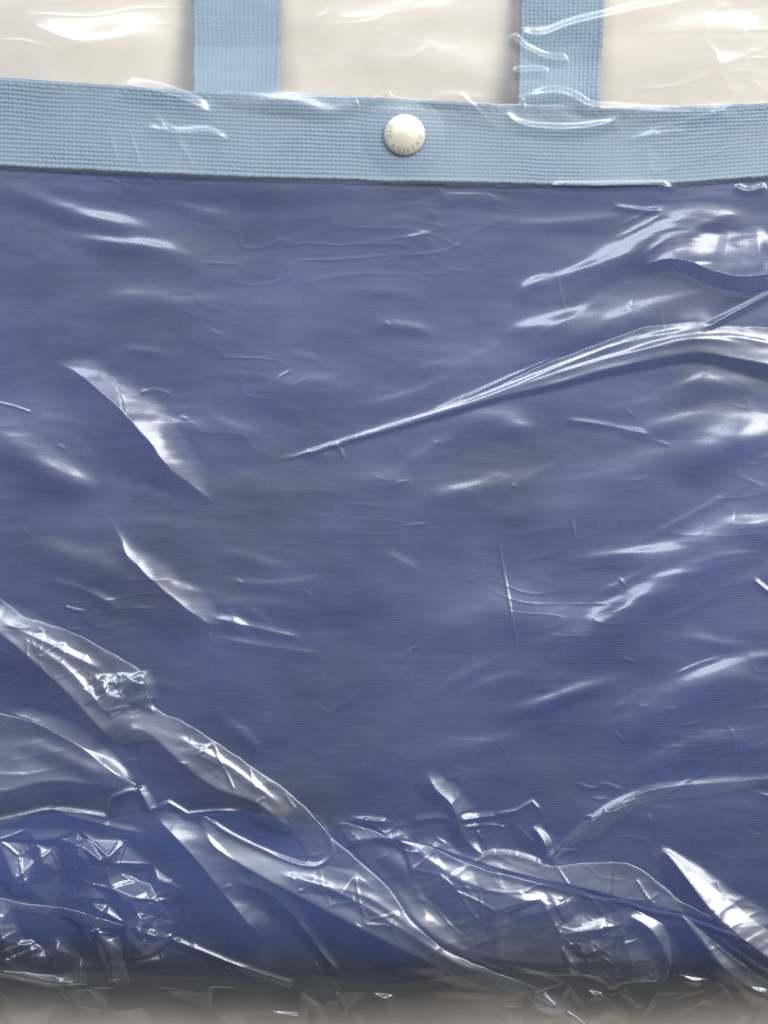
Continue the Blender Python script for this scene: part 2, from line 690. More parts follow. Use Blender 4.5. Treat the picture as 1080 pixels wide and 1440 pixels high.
def base_film(u, v):
    """taut film: rests on the tote, bridges down to the table beyond its edges"""
    b = body_h(u, v)
    top = np.interp(v, [-900, -860, -600, -200, 0, 100, 150, 270, 300], [0.5, 3.0, 9.5, 13.5, 15.2, 16.2, 16.8, 17.4, 17.4])
    low = np.interp(v, [1150, 1240, 1300, 1360, 1400, 1440, 1500, 1580, 1640], [33.8, 34.0, 33.4, 31.0, 27.0, 20.5, 11.0, 4.0, 0.5])
    mid = 14.0 + 19.0 * ssmooth(v, 60, 1150) + 0.55 + 1.0 * (1 - ssmooth(v, 262, 300))
    h = np.where(v < 280, np.where(v < 150, top, np.maximum(mid + 1.2 * 0, mid)), mid)
    k = ssmooth(v, 120, 170)
    h = top * (1 - k) + np.maximum(mid, b + 0.5) * k
    k2 = ssmooth(v, 1150, 1260)
    h = h * (1 - k2) + np.maximum(low, b + 0.8) * k2
    s = np.clip((np.abs(u - 540) - 640) / 230.0, 0, 1)
    side = np.sqrt(np.clip(1 - s ** 2.0, 0, 1))
    return np.maximum(h * side, 0.4)


class Film:
    """accumulates displacement (mm) on the film grid"""

    def __init__(s):
        s.D = np.zeros_like(U)

    def window(s, pts, pad):
        a = np.array(pts, float)
        i0, i1 = np.searchsorted(vs, [a[:, 1].min() - pad, a[:, 1].max() + pad])
        j0, j1 = np.searchsorted(us, [a[:, 0].min() - pad, a[:, 0].max() + pad])
        return slice(i0, max(i1, i0 + 1)), slice(j0, max(j1, j0 + 1))

    def ridge(s, pts, h, wl, wr, p=1.3, ends=0.18, curve=True, wob=0.0, seed=1, mode='add', tail=None):
        """crest along pts, h mm high; falls to zero over wl px on the left of travel and wr px on the right.
        h, wl, wr may be lists along the line. Travel with the light-facing side on the left."""
        if curve and len(pts) > 2:
            pts = smooth_line(pts)
        mw = max(np.max(wl), np.max(wr)) * (2 if p == 'g' else 1) + 3
        w = s.window(pts, mw)
        u, v = U[w], V[w]
        if wob:
            u = u + wob * vnoise(V[w] / 26, U[w] / 26, seed)
            v = v + wob * vnoise(V[w] / 26 + 40, U[w] / 26, seed + 1)
        d, sg, t = seg_dist(u, v, pts)

        def along(x):
            if np.isscalar(x):
                return x
            return np.interp(t, np.linspace(0, 1, len(x)), x)
        hh, l, r = along(h), along(wl), along(wr)
        if np.max(wl) >= 14:
            hh = hh * 1.4
        ww = np.where(sg > 0, l, r)
        k = np.clip(1 - d / np.maximum(ww, 0.5), 0, 1)
        if p == 'g':
            k, p = np.exp(-2.2 * (d / np.maximum(ww, 0.5)) ** 2) * ssmooth(2.0 - d / np.maximum(ww, 0.5), 0, 0.6), 1.0
            ends = 0.42
        env = np.minimum(ssmooth(t, -1e-6, ends) if ends > 0 else 1, ssmooth(1 - t, -1e-6, ends) if ends > 0 else 1)
        z = hh * k ** p * env
        s.D[w] += z

    def facets(s, P, soft=0, crease=0.45, ch=0.24, sharp=True):
        """P: list of (u, v, h) points; flat triangular facets between them, zero on the hull if the points say so"""
        co = [Vector((p[0], p[1])) for p in P]
        vo, _e, fa, orig, _a, _b = delaunay_2d_cdt(co, [], [], 0, 1e-6)
        hz = [P[o[0]][2] if o else 0.0 for o in orig]
        rr = np.random.default_rng(int(abs(P[0][0] * 7 + P[0][1] * 3)) + len(P))
        done = set()
        for f in fa:
            for x, y in ((f[0], f[1]), (f[1], f[2]), (f[2], f[0])):
                k = (min(x, y), max(x, y))
                if k in done:
                    continue
                done.add(k)
                if rr.random() < crease and (abs(hz[x]) + abs(hz[y])) > 0.01:
                    mx, my = (vo[x].x + vo[y].x) / 2 + rr.uniform(-1.5, 1.5), (vo[x].y + vo[y].y) / 2 + rr.uniform(-1.5, 1.5)
                    q = rr.uniform(0.4, 1.6) * ch
                    (F if sharp else s).ridge([(vo[x].x, vo[x].y), (mx, my), (vo[y].x, vo[y].y)], q, 2.6, 2.6, p=1.0, ends=0.1, curve=False)
        for f in fa:
            a, b, c = (vo[i] for i in f[:3])
            ha, hb, hc = (hz[i] for i in f[:3])
            w = s.window([a, b, c], 1)
            u, v = U[w], V[w]
            den = (b.y - c.y) * (a.x - c.x) + (c.x - b.x) * (a.y - c.y)
            if abs(den) < 1e-6:
                continue
            la = ((b.y - c.y) * (u - c.x) + (c.x - b.x) * (v - c.y)) / den
            lb = ((c.y - a.y) * (u - c.x) + (a.x - c.x) * (v - c.y)) / den
            lc = 1 - la - lb
            m = (la >= 0) & (lb >= 0) & (lc > 0)
            s.D[w] += np.where(m, la * ha + lb * hb + lc * hc, 0)

    def crumple(s, poly, spacing, amp, seed):
        """random facets inside a polygon"""
        r = np.random.default_rng(seed)
        poly = np.array(poly, float)
        lo, hi = poly.min(0), poly.max(0)
        pts = []
        n = len(poly)
        for i in range(n):
            a, b = poly[i], poly[(i + 1) % n]
            k = max(1, int(np.hypot(*(b - a)) / spacing))
            for j in range(k):
                q = a + (b - a) * j / k
                pts.append((q[0], q[1], 0.0))

        def inside(x, y):
            c = False
            for i in range(n):
                (x1, y1), (x2, y2) = poly[i], poly[(i + 1) % n]
                if (y1 > y) != (y2 > y) and x < (x2 - x1) * (y - y1) / (y2 - y1) + x1:
                    c = not c
            return c
        for gy in np.arange(lo[1], hi[1], spacing):
            for gx in np.arange(lo[0], hi[0], spacing):
                x, y = gx + r.uniform(-.48, .48) * spacing, gy + r.uniform(-.48, .48) * spacing
                if inside(x, y):
                    pts.append((x, y, amp * r.choice([-1, 1]) * r.uniform(0.25, 1)))
        s.facets(pts)


F = Film()
Fz = Film()


def crumpled(P, **k):
    Fz.facets(P, **k)
# fine slackness of the film everywhere
wu = U + 26 * vnoise(U / 120, V / 80, 301)
wv = V + 18 * vnoise(U / 110, V / 90, 302)
calm = 0.35 + 0.65 * ssmooth(V, 1050, 1200)
F.D += 0.95 * vnoise(wu / 210, wv / 90, 303)
F.D += 0.12 * vnoise(wu / 80, wv / 28, 304)
F.D += 0.05 * vnoise(wu / 34, wv / 10, 305)
# ridged fine horizontal wrinkles
rg = 1 - np.abs(vnoise(wu / 74, wv / 19, 306))
F.D += 0.20 * rg ** 5 * ssmooth(vnoise(U / 160, V / 120, 307), -0.2, 0.6)
# diagonal ones, rising to the right
a1, b1 = wu * 0.92 - wv * 0.38, wu * 0.38 + wv * 0.92
rg = 1 - np.abs(vnoise(a1 / 120, b1 / 30, 308))
F.D += 0.42 * rg ** 5 * ssmooth(vnoise(U / 200, V / 160, 309), -0.1, 0.6) * ssmooth(U, 400, 700)

R = F.ridge
# --- long crests that face the window
R([(55, 498), (110, 530), (165, 575), (205, 622), (240, 662), (290, 700), (325, 728)], [0.5, 1.6, 2.5, 2.8, 2.2, 1.4, 0.4], [14, 34, 48, 52, 46, 34, 16], 70, p=1.5, wob=3, seed=401)
R([(125, 703), (160, 745), (176, 778), (205, 808), (245, 842), (290, 874), (330, 884)], [0.3, 0.8, 1.5, 1.9, 2.0, 1.6, 0.6], [8, 14, 26, 36, 38, 30, 14], 60, p=1.5, wob=3, seed=403)
R([(290, 866), (340, 878), (400, 892), (430, 896)], 0.9, 10, 22)
R([(305, 896), (370, 908), (460, 921)], 0.7, 9, 18)
R([(270, 770), (340, 782), (420, 806)], 0.5, 12, 26, p='g')
R([(280, 815), (380, 822), (480, 812)], 0.45, 10, 26, p='g')
R([(-30, 868), (20, 905), (60, 940), (95, 972), (130, 1010), (165, 1043)], [1.9, 2.3, 2.6, 2.8, 2.5, 1.2], [44, 52, 60, 64, 66, 40], 70, ends=0.1)
R([(165, 1043), (190, 1025), (218, 1036), (250, 1066), (300, 1104), (362, 1128), (420, 1174)], [1.2, 1.5, 1.8, 2.0, 2.1, 2.0, 1.2], [20, 34, 46, 50, 50, 48, 30], 50, ends=0.1)
R([(286, 1152), (300, 1186), (345, 1217), (420, 1257), (500, 1298), (600, 1347), (650, 1373), (745, 1408)], [0.7, 1.5, 2.1, 2.7, 3.2, 2.8, 2.2, 2.0], [12, 26, 44, 66, 80, 50, 34, 26], 46, ends=0.06)
R([(745, 1408), (790, 1428), (850, 1465)], 2.0, 20, 24)
R([(198, 942), (203, 955), (214, 990)], 0.8, 14, 18)
R([(0, 872), (70, 905), (150, 945)], 0.6, 9, 12)
R([(20, 890), (90, 935), (160, 1010)], 0.5, 8, 12)
R([(240, 1030), (320, 1075), (400, 1135)], 0.5, 8, 12)
R([(380, 1222), (470, 1250), (560, 1300), (640, 1350), (720, 1385)], 0.7, 8, 12)
R([(420, 1232), (520, 1262), (610, 1325)], 0.6, 10, 14)
R([(0, 1000), (50, 1015), (110, 1046), (180, 1098), (195, 1108)], [0.6, 1.4, 1.6, 1.6, 1.2], [10, 20, 24, 20, 10], 34)
R([(0, 1040), (60, 1052), (130, 1082), (195, 1107)], 1.0, 18, 20, p='g')
R([(195, 1106), (205, 1124), (214, 1142)], 1.6, 12, 12, ends=0.1)
R([(-20, 1158), (35, 1145), (70, 1138), (110, 1141), (156, 1149)], 1.1, 7, 30, ends=0.05)
R([(75, 1140), (120, 1151), (160, 1162), (207, 1171)], 0.8, 8, 20)
R([(152, 1150), (158, 1122), (195, 1107)], 1.0, 6, 14)
R([(213, 1141), (238, 1128), (265, 1144), (300, 1140), (345, 1139)], 0.9, 6, 10, curve=False)
R([(213, 1141), (245, 1172), (285, 1215), (345, 1290), (380, 1330)], [1.8, 2.6, 2.8, 2.6, 1.5], [20, 34, 40, 36, 20], 60)
R([(330, 1236), (380, 1255), (415, 1288), (450, 1332)], 1.0, 16, 20)
R([(415, 1290), (442, 1325), (462, 1352), (489, 1386)], [0.5, 0.9, 1.1, 0.8], 9, 12)
R([(440, 1350), (450, 1372), (447, 1404)], 0.5, 4, 4)
R([(438, 1372), (428, 1392), (424, 1415)], 0.4, 3, 3)
R([(462, 1376), (478, 1404), (486, 1445)], 0.8, 7, 7)
R([(188, 1301), (230, 1317), (270, 1332), (340, 1361), (416, 1388)], 1.2, 7, 12, ends=0.04)
R([(435, 1140), (456, 1163), (467, 1190), (462, 1207), (440, 1217), (400, 1207), (330, 1175), (291, 1149)], 0.8, 5, 5, ends=0.06)
Fz.facets([(95, 960, 0), (130, 948, 0), (170, 946, 0), (199, 944, 0), (215, 985, 0), (218, 1003, 0), (200, 1000, 0), (165, 1040, 0), (120, 990, 0),
          (140, 955, 1.0), (165, 968, 0.2), (185, 956, 1.1), (150, 976, 1.0), (180, 985, 1.3), (195, 972, 0.2), (205, 992, 0.9), (165, 960, 0.7), (176, 1002, 0.3)])
# --- lower left crumple, facets read off one by one
Fz.facets([(-44, 1165, 0), (40, 1165, 0), (110, 1165, 0), (180, 1180, 0), (190, 1240, 0), (110, 1264, 0), (30, 1262, 0), (-44, 1255, 0),
          (0, 1180, 1.6), (28, 1203, 0.2), (36, 1197, 0.1), (55, 1188, 1.7), (74, 1196, 0.5), (48, 1208, -0.4), (62, 1212, 2.0), (85, 1226, 1.1),
          (108, 1196, 2.9), (102, 1243, -0.2), (128, 1209, 0.8), (156, 1202, 2.4), (168, 1218, 0.2), (45, 1242, -0.4), (40, 1243, 1.2), (0, 1232, 0.6)])
Fz.facets([(100, 1262, 0), (130, 1240, 0), (170, 1228, 0), (215, 1240, 0), (262, 1290, 0), (258, 1315, 0), (235, 1325, 0), (210, 1350, 0), (176, 1345, 0), (140, 1300, 0),
          (165, 1250, 1.2), (178, 1262, 2.2), (176, 1296, 0.4), (186, 1302, 2.6), (120, 1258, 1.2), (150, 1285, 0.4), (135, 1270, 1.8), (208, 1252, 2.3), (250, 1302, 0.8), (198, 1282, 0.5), (222, 1290, 1.6), (190, 1325, 1.8), (205, 1342, 0.6), (228, 1312, 1.1), (160, 1262, -0.2)])
R([(-20, 1345), (30, 1330), (78, 1318)], 0.7, 6, 8)
R([(0, 1355), (40, 1338), (60, 1330)], 0.6, 5, 7)
R([(135, 1303), (148, 1335), (158, 1384)], [1.0, 2.0, 1.4], [10, 22, 24], 14, ends=0.06)
R([(-20, 1362), (40, 1376), (75, 1384), (108, 1388)], [1.4, 1.6, 1.6, 0.8], 15, 12, ends=0.05)
R([(80, 1388), (112, 1408), (140, 1428)], 1.1, 16, 14, wob=2, seed=420)
Fz.crumple([(-44, 1180), (170, 1180), (260, 1250), (265, 1310), (190, 1392), (120, 1390), (-44, 1370)], 40, 3.6, 41)
Fz.crumple([(90, 1262), (250, 1262), (262, 1300), (205, 1345), (130, 1330)], 28, 2.6, 42)
Fz.crumple([(-44, 1295), (60, 1300), (100, 1345), (-44, 1375)], 26, 2.4, 43)
# --- lower middle
Fz.crumple([(640, 1250), (760, 1260), (880, 1275), (935, 1310), (930, 1385), (800, 1390), (700, 1350), (640, 1300)], 62, 1.9, 44)
Fz.crumple([(560, 1180), (760, 1240), (800, 1300), (700, 1340), (600, 1290)], 42, 1.0, 45)
Fz.crumple([(460, 1145), (560, 1150), (640, 1190), (600, 1200), (500, 1190)], 24, 0.7, 46)
Fz.crumple([(660, 1150), (760, 1165), (860, 1220), (760, 1225), (680, 1200)], 28, 0.8, 47)
Fz.crumple([(940, 1370), (1120, 1400), (1120, 1480), (900, 1480)], 34, 1.6, 48)
R([(598, 1076), (612, 1108), (632, 1128), (643, 1152), (655, 1178), (672, 1196), (692, 1200)], [0.5, 1.3, 1.9, 2.3, 1.7, 0.9, 0.4], [8, 18, 26, 32, 26, 14, 6], [20, 26, 12, 12, 24, 20, 12], wob=2, seed=430)
R([(643, 1152), (670, 1150), (700, 1147)], 1.0, 9, 6)
R([(648, 1163), (690, 1160), (720, 1165)], 0.5, 5, 5)
R([(690, 1146), (726, 1140), (748, 1127), (764, 1144)], 0.6, 5, 8, curve=False)
R([(748, 1160), (764, 1184), (770, 1214)], 1.3, 12, 10)
R([(455, 1166), (500, 1152), (540, 1154), (562, 1150)], 0.8, 10, 14, wob=2, seed=431)
R([(575, 1155), (610, 1150), (640, 1152)], 0.7, 9, 10)
R([(480, 1185), (520, 1178), (560, 1178), (585, 1186)], 1.0, 16, 14, wob=2, seed=433)
R([(520, 1195), (560, 1215), (585, 1250)], 0.7, 20, 20, p='g')
R([(585, 1180), (640, 1200), (700, 1219), (790, 1242), (830, 1250), (880, 1264), (930, 1275), (1000, 1294)], [0.4, 0.7, 1.0, 1.1, 1.1, 1.1, 0.9, 0.4], [14, 24, 30, 34, 36, 36, 30, 14], 15, ends=0.08)
R([(560, 1180), (610, 1212), (660, 1240), (740, 1262), (820, 1278)], [1.0, 1.6, 2.0, 2.0, 0.8], [16, 34, 40, 36, 20], 60)
R([(668, 1208), (700, 1198), (740, 1205), (772, 1218)], 0.6, 6, 10)
Fz.crumple([(785, 1262), (850, 1258), (880, 1290), (860, 1345), (800, 1350), (785, 1310)], 20, 1.0, 13)
Fz.crumple([(800, 1340), (900, 1320), (930, 1380), (830, 1395)], 24, 0.6, 14)
R([(720, 1290), (760, 1280), (800, 1265)], 0.6, 12, 14)
R([(788, 1328), (800, 1352), (812, 1372)], 0.8, 6, 6)
R([(822, 1368), (845, 1376), (872, 1398)], 1.3, 12, 8)
R([(846, 1408), (872, 1399)], 0.5, 5, 4, ends=0.2)
R([(872, 1398), (892, 1410), (906, 1427)], 1.0, 9, 6)
Fz.crumple([(755, 1398), (800, 1385), (850, 1402), (885, 1432), (880, 1480), (740, 1480)], 24, 2.6, 15)
Fz.crumple([(420, 1395), (520, 1400), (740, 1425), (740, 1480), (420, 1480)], 36, 3.4, 16)
Fz.crumple([(120, 1395), (420, 1392), (420, 1480), (-44, 1480), (-44, 1400)], 38, 3.2, 17)
# --- lower right
R([(928, 1189), (955, 1222), (985, 1262), (1012, 1292), (1060, 1332), (1120, 1374)], [0.6, 2.4, 3.6, 4.3, 4.3, 4.0], [6, 28, 42, 52, 54, 54], [20, 30, 30, 34, 40, 40], ends=0.05)
R([(955, 1284), (985, 1320), (1015, 1358), (1038, 1380), (1080, 1400), (1130, 1430)], [0.6, 1.6, 2.4, 2.6, 2.4, 2.2], [6, 20, 30, 32, 32, 30], 26, ends=0.05)
R([(990, 1300), (1040, 1335), (1100, 1375)], 0.6, 8, 8)
R([(1040, 1385), (1065, 1402), (1110, 1424)], 0.9, 8, 10)
R([(882, 1286), (908, 1300), (928, 1324), (938, 1346), (946, 1362)], [0.6, 1.4, 1.8, 1.8, 1.0], [8, 14, 18, 18, 12], 22, ends=0.1)
R([(950, 1372), (968, 1378), (990, 1388)], 0.9, 10, 8)
R([(945, 1358), (926, 1400), (906, 1445)], 0.8, 3.2, 3.2, ends=0.03)
R([(862, 1200), (856, 1260), (846, 1325), (840, 1352)], -0.5, 3.5, 3.5, ends=0.05)
R([(800, 1395), (860, 1390), (920, 1375), (935, 1372)], 0.4, 4, 4)
R([(990, 1378), (1004, 1410), (1018, 1450)], 1.2, 9, 12)
R([(1020, 1385), (1035, 1410), (1055, 1450)], 1.0, 14, 16)
R([(945, 1440), (985, 1420), (1000, 1400)], 0.7, 8, 8)
R([(762, 1214), (800, 1180), (840, 1146), (870, 1128), (905, 1112), (960, 1104), (1080, 1093), (1120, 1092)], [0.5, 0.9, 1.0, 0.9, 0.9, 0.9, 0.9, 0.9], 8, 34, ends=0.05)
R([(1008, 1155), (1040, 1166), (1078, 1178)], 0.35, 5, 8)
R([(806, 1100), (835, 1108), (850, 1102), (880, 1112)], 0.35, 4, 8)
R([(1036, 1042), (1037, 1060), (1036, 1092)], -0.4, 3, 3)
R([(-40, 1128), (60, 1098), (140, 1102), (192, 1112)], [2.6, 2.8, 2.4, 1.0], [70, 70, 50, 24], 40)
R([(540, 1250), (620, 1318), (720, 1350), (840, 1352), (930, 1345)], [1.2, 2.2, 2.6, 2.4, 1.0], [50, 90, 110, 90, 40], [60, 60, 50, 50, 40], p=1.15)
R([(700, 520), (800, 480), (900, 448), (980, 420)], 1.44, 34, 30, p='g')
R([(600, 600), (700, 592), (780, 610)], 0.90, 24, 30, p='g')
R([(930, 560), (1000, 540), (1110, 545)], 0.96, 30, 30, p='g')
R([(560, 930), (700, 860), (800, 820)], 1.30, 50, 60, p='g')
# --- right and middle
R([(385, 648), (440, 634), (540, 605), (620, 583), (710, 557), (780, 541), (850, 522), (920, 507), (985, 497), (1040, 505), (1120, 520)], [0.2, 0.4, 0.6, 0.7, 0.9, 1.1, 1.4, 1.6, 1.8, 2.2, 2.4], [5, 8, 12, 16, 24, 32, 38, 42, 44, 46, 46], [6, 7, 7, 7, 8, 9, 10, 12, 14, 20, 26], ends=0.03)
R([(990, 464), (1007, 457), (1040, 440), (1110, 404)], 1.1, 7, 10, ends=0.15)
R([(1000, 440), (1060, 405), (1120, 380)], 0.90, 26, 20, p='g')
R([(560, 596), (680, 560), (800, 512), (900, 478), (1006, 460)], 0.55, 5, 8)
R([(700, 556), (820, 515), (940, 486), (1000, 478), (1080, 488)], 0.5, 5, 9)
R([(600, 580), (640, 566), (720, 530), (800, 497)], 0.4, 4, 6)
R([(880, 500), (960, 478), (1030, 474), (1110, 486)], 0.6, 6, 8)
R([(900, 380), (938, 368), (970, 370), (1010, 386), (1050, 392), (1100, 388)], [0.6, 2.8, 4.0, 4.8, 5.0, 5.0], [14, 36, 52, 66, 72, 74], [14, 14, 14, 16, 20, 20], ends=0.1, wob=1.2, seed=440)
R([(788, 432), (830, 396), (880, 366), (930, 332), (1000, 302), (1090, 276)], 1.32, 34, 30, p='g')
R([(688, 474), (760, 460), (850, 440)], 0.9, 18, 26, p='g')
R([(430, 640), (470, 626), (486, 650)], 0.4, 5, 8)
R([(792, 590), (830, 594), (880, 603), (926, 614)], 0.6, 7, 12)
R([(940, 672), (1010, 636), (1050, 618), (1120, 596)], 1.57, 34, 34, p='g')
R([(760, 800), (830, 786), (900, 778), (980, 772)], [0.42, 0.94, 0.94, 0.52], 12, 24, p='g')
R([(800, 912), (850, 876), (905, 842), (965, 832), (1010, 838)], 1.25, 22, 34, p='g')
R([(640, 985), (680, 962), (720, 950), (775, 952)], 0.6, 10, 24, p='g')
R([(686, 1006), (760, 990), (830, 966), (905, 950)], 1.22, 16, 20, p='g')
R([(942, 951), (980, 934), (1022, 921)], 0.3, 3, 7, ends=0.3)
R([(806, 860), (900, 810), (1000, 765), (1110, 740)], 1.90, 40, 60, p='g')
R([(880, 1010), (960, 970), (1040, 955), (1110, 970)], 1.30, 30, 40, p='g')
R([(850, 1120), (930, 1070), (1000, 1045), (1110, 1035)], 1.15, 24, 40, p='g')
R([(776, 300), (784, 370), (797, 430), (802, 470)], 0.14, 3, 3)
R([(700, 750), (712, 820), (722, 880), (731, 925)], 0.3, 3.5, 3.5)
R([(1058, 812), (1080, 830), (1110, 850)], 0.7, 7, 8)
R([(930, 905), (970, 898), (1020, 905), (1080, 915)], 0.6, 12, 14, p='g')
R([(560, 740), (605, 736)], 0.3, 3, 4, ends=0.2)
# --- upper left
R([(-20, 262), (60, 290), (140, 312), (240, 330)], 1.04, 18, 30, p='g')
R([(30, 322), (120, 340), (215, 350), (300, 374)], [0.34, 0.67, 0.92, 0.59], 14, 26, p='g')
R([(150, 490), (200, 494), (245, 502)], 0.6, 10, 16, p='g')
R([(190, 552), (215, 548), (240, 556)], 0.4, 5, 8)
R([(100, 430), (200, 422), (300, 440)], 0.64, 24, 40, p='g')
R([(-10, 566), (15, 572), (38, 580)], 0.5, 3, 4, ends=0.05)
R([(-20, 690), (60, 676), (130, 690), (165, 715)], 0.97, 24, 40, p='g')
R([(-10, 640), (70, 660), (150, 690)], 0.49, 16, 30, p='g')
R([(-20, 760), (60, 770), (160, 810), (220, 860)], 0.96, 34, 50, p='g')
R([(88, 852), (100, 856), (120, 860)], 0.4, 4, 6)
R([(60, 815), (120, 830), (175, 862)], 0.5, 10, 16)
R([(470, 690), (540, 676), (600, 690)], 0.4, 18, 26, p='g')
R([(330, 560), (420, 540), (520, 556)], 0.45, 22, 34, p='g')
R([(560, 350), (590, 334), (620, 345)], 0.5, 12, 20, p='g')
R([(640, 300), (740, 316), (860, 308), (940, 290)], 0.63, 12, 22, p='g')
R([(560, 290), (660, 280), (760, 296)], 0.5, 12, 22, p='g')
R([(865, 290), (910, 296), (940, 296)], 0.6, 6, 8)
R([(770, 262), (840, 263), (930, 262), (960, 268)], 1.3, 10, 8, ends=0.12)
R([(430, 985), (462, 1002), (505, 975)], 0.35, 6, 10, curve=False)
R([(165, 556), (169, 572), (171, 586)], 0.3, 4, 4)
# --- over the trim and the handles
R([(720, 52), (742, 70), (775, 85), (806, 87)], 1.9, 11, 11, ends=0.12)
R([(716, 150), (722, 168), (750, 180), (800, 184), (850, 178), (885, 164)], [1.4, 2.0, 2.3, 2.2, 1.8, 0.9], 12, 14, ends=0.1)
R([(722, 104), (748, 102), (778, 101)], 1.2, 9, 12)
R([(735, 46), (765, 52), (805, 38), (850, 27), (960, 4), (1120, -20)], 1.5, 12, 26, ends=0.05)
R([(736, 140), (780, 132), (812, 138), (838, 152), (900, 156), (990, 160)], [1.2, 1.6, 1.6, 1.2, 0.9, 0.6], 10, 16)
R([(738, 138), (742, 160)], 0.6, 3, 3)
R([(138, 160), (150, 200), (160, 240), (171, 274)], 0.55, 4, 4, ends=0.45)
R([(168, 170), (176, 190), (188, 225), (202, 272)], 0.5, 4.5, 4.5, ends=0.45)
R([(160, 120), (210, 130), (260, 146), (300, 165)], [0.7, 1.6, 1.8, 0.7], 14, 14)
R([(190, 178), (240, 188), (290, 188), (328, 204)], [0.4, 1.0, 1.3, 0.6], 10, 12)
R([(205, 160), (245, 200), (275, 252)], 0.5, 8, 8)
R([(-10, 168), (24, 152)], 0.6, 4, 5, ends=0.2)
R([(648, 134), (675, 158), (706, 186)], 0.8, 6, 5)
R([(300, 150), (400, 146), (470, 160), (540, 128)], [0.6, 1.3, 1.3, 1.0], 18, 22, p='g')
R([(570, 150), (640, 140), (720, 150)], 1.0, 16, 20, p='g')
R([(880, 200), (930, 190), (980, 186)], 0.7, 9, 12)
R([(950, 180), (1000, 160), (1060, 168)], 0.8, 16, 20, p='g')
R([(500, 142), (504, 158)], 0.5, 3, 3)
R([(1040, 262), (1062, 270), (1090, 262)], 0.9, 8, 10)
for (q, hh) in (([(0, 40), (120, 62), (250, 40)], 1.6), ([(60, 84), (170, 60), (262, 66)], 1.3), ([(400, 22), (500, 36), (600, 20), (720, 30)], 1.4), ([(430, 80), (560, 88), (700, 66)], 1.2), ([(560, 112), (640, 100), (720, 108)], 1.0), ([(870, 60), (960, 46), (1100, 40)], 1.2), ([(860, 110), (960, 96), (1100, 100)], 1.0)):
    R(q, hh * 0.8, 40, 44, p='g')
for _k in range(1):
    Zp = np.pad(Fz.D, 1, mode='edge')
    Zp = (Zp[:-2] + 2 * Zp[1:-1] + Zp[2:]) / 4
    Fz.D = (Zp[:, :-2] + 2 * Zp[:, 1:-1] + Zp[:, 2:]) / 4
F.D += Fz.D
# crumpling along the big diagonal fold
for poly, sp, am, sd in (([(0, 880), (60, 885), (120, 920), (150, 1000), (110, 985), (40, 925)], 34, 0.5, 61),
                         ([(230, 1010), (300, 1045), (400, 1115), (450, 1170), (420, 1168), (330, 1110), (250, 1055)], 30, 0.45, 62),
                         ([(300, 1180), (400, 1212), (500, 1222), (560, 1280), (640, 1345), (560, 1320), (420, 1250)], 40, 0.6, 63),
                         ([(110, 950), (198, 945), (216, 996), (170, 1020), (125, 985)], 17, 0.8, 64),
                         ([(700, 1215), (860, 1215), (960, 1275), (880, 1262), (760, 1235)], 34, 0.5, 65),
                         ([(820, 1150), (900, 1118), (1060, 1098), (1060, 1104), (900, 1128), (830, 1172)], 26, 0.3, 66)):
    Fz2 = Film()
    Fz2.crumple(poly, sp, am, sd)
    F.D += Fz2.D
R([(760, 950), (860, 880), (980, 810), (1120, 752)], 1.3, 46, 60, p='g')
R([(780, 700), (900, 660), (1000, 620), (1120, 585)], 1.1, 42, 50, p='g')
R([(700, 450), (800, 400), (930, 345), (1120, 290)], 1.1, 40, 50, p='g')
R([(820, 1060), (940, 1000), (1120, 960)], 1.0, 40, 50, p='g')
R([(-60, 600), (40, 640), (140, 700)], 0.9, 30, 40, p='g')
R([(250, 860), (360, 850), (470, 870)], 0.6, 16, 30, p='g')
R([(300, 1150), (330, 1142), (366, 1140)], 0.5, 8, 10, p='g')
# soft slack folds: they fan out of the right-hand edge, and run level on the left
rs = np.random.default_rng(91)
for _k in range(64):
    right = rs.random() < 0.6
    if right:
        qu, qv = rs.uniform(560, 1100), rs.uniform(290, 1080)
        an = -rs.uniform(0.12, 0.55)
        ln = rs.uniform(70, 260)
    else:
        qu, qv = rs.uniform(0, 600), rs.uniform(270, 1060)
        an = rs.normal(0.12, 0.14) if qv < 700 else rs.normal(0.3, 0.25)
        ln = rs.uniform(50, 170)
    wd = rs.uniform(6, 18)
    du, dv = math.cos(an) * ln / 2, math.sin(an) * ln / 2
    bend = rs.uniform(-0.07, 0.07) * ln
    R([(qu - du, qv - dv), (qu, qv + bend), (qu + du, qv + dv)], wd * rs.uniform(0.018, 0.05), wd, wd * rs.uniform(1.2, 2.5), p='g')
# short hairline creases scattered over the sheet, denser towards the bottom
rs = np.random.default_rng(77)
for _k in range(150):
    qv = 280 + 1140 * rs.random() ** 0.6
    qu = rs.uniform(-20, 1100)
    an = rs.choice([rs.normal(-0.35, 0.3), rs.normal(0.75, 0.3), rs.normal(1.4, 0.25)], p=[0.5, 0.3, 0.2])
    ln = rs.uniform(10, 46)
    bend = rs.uniform(-4, 4)
    du, dv = math.cos(an) * ln / 2, math.sin(an) * ln / 2
    R([(qu - du, qv - dv), (qu + bend, qv + bend), (qu + du, qv + dv)], rs.uniform(0.06, 0.26) * (0.5 + qv / 1400), 3, rs.uniform(3, 8), ends=0.4)
HF = base_film(U, V) + F.D * np.minimum(1, base_film(U, V) / 3)
edge = np.minimum(np.minimum(U + 330, 1410 - U), np.minimum(V + 900, 1640 - V))
HF = np.maximum(HF, 0.45 + 0 * HF)
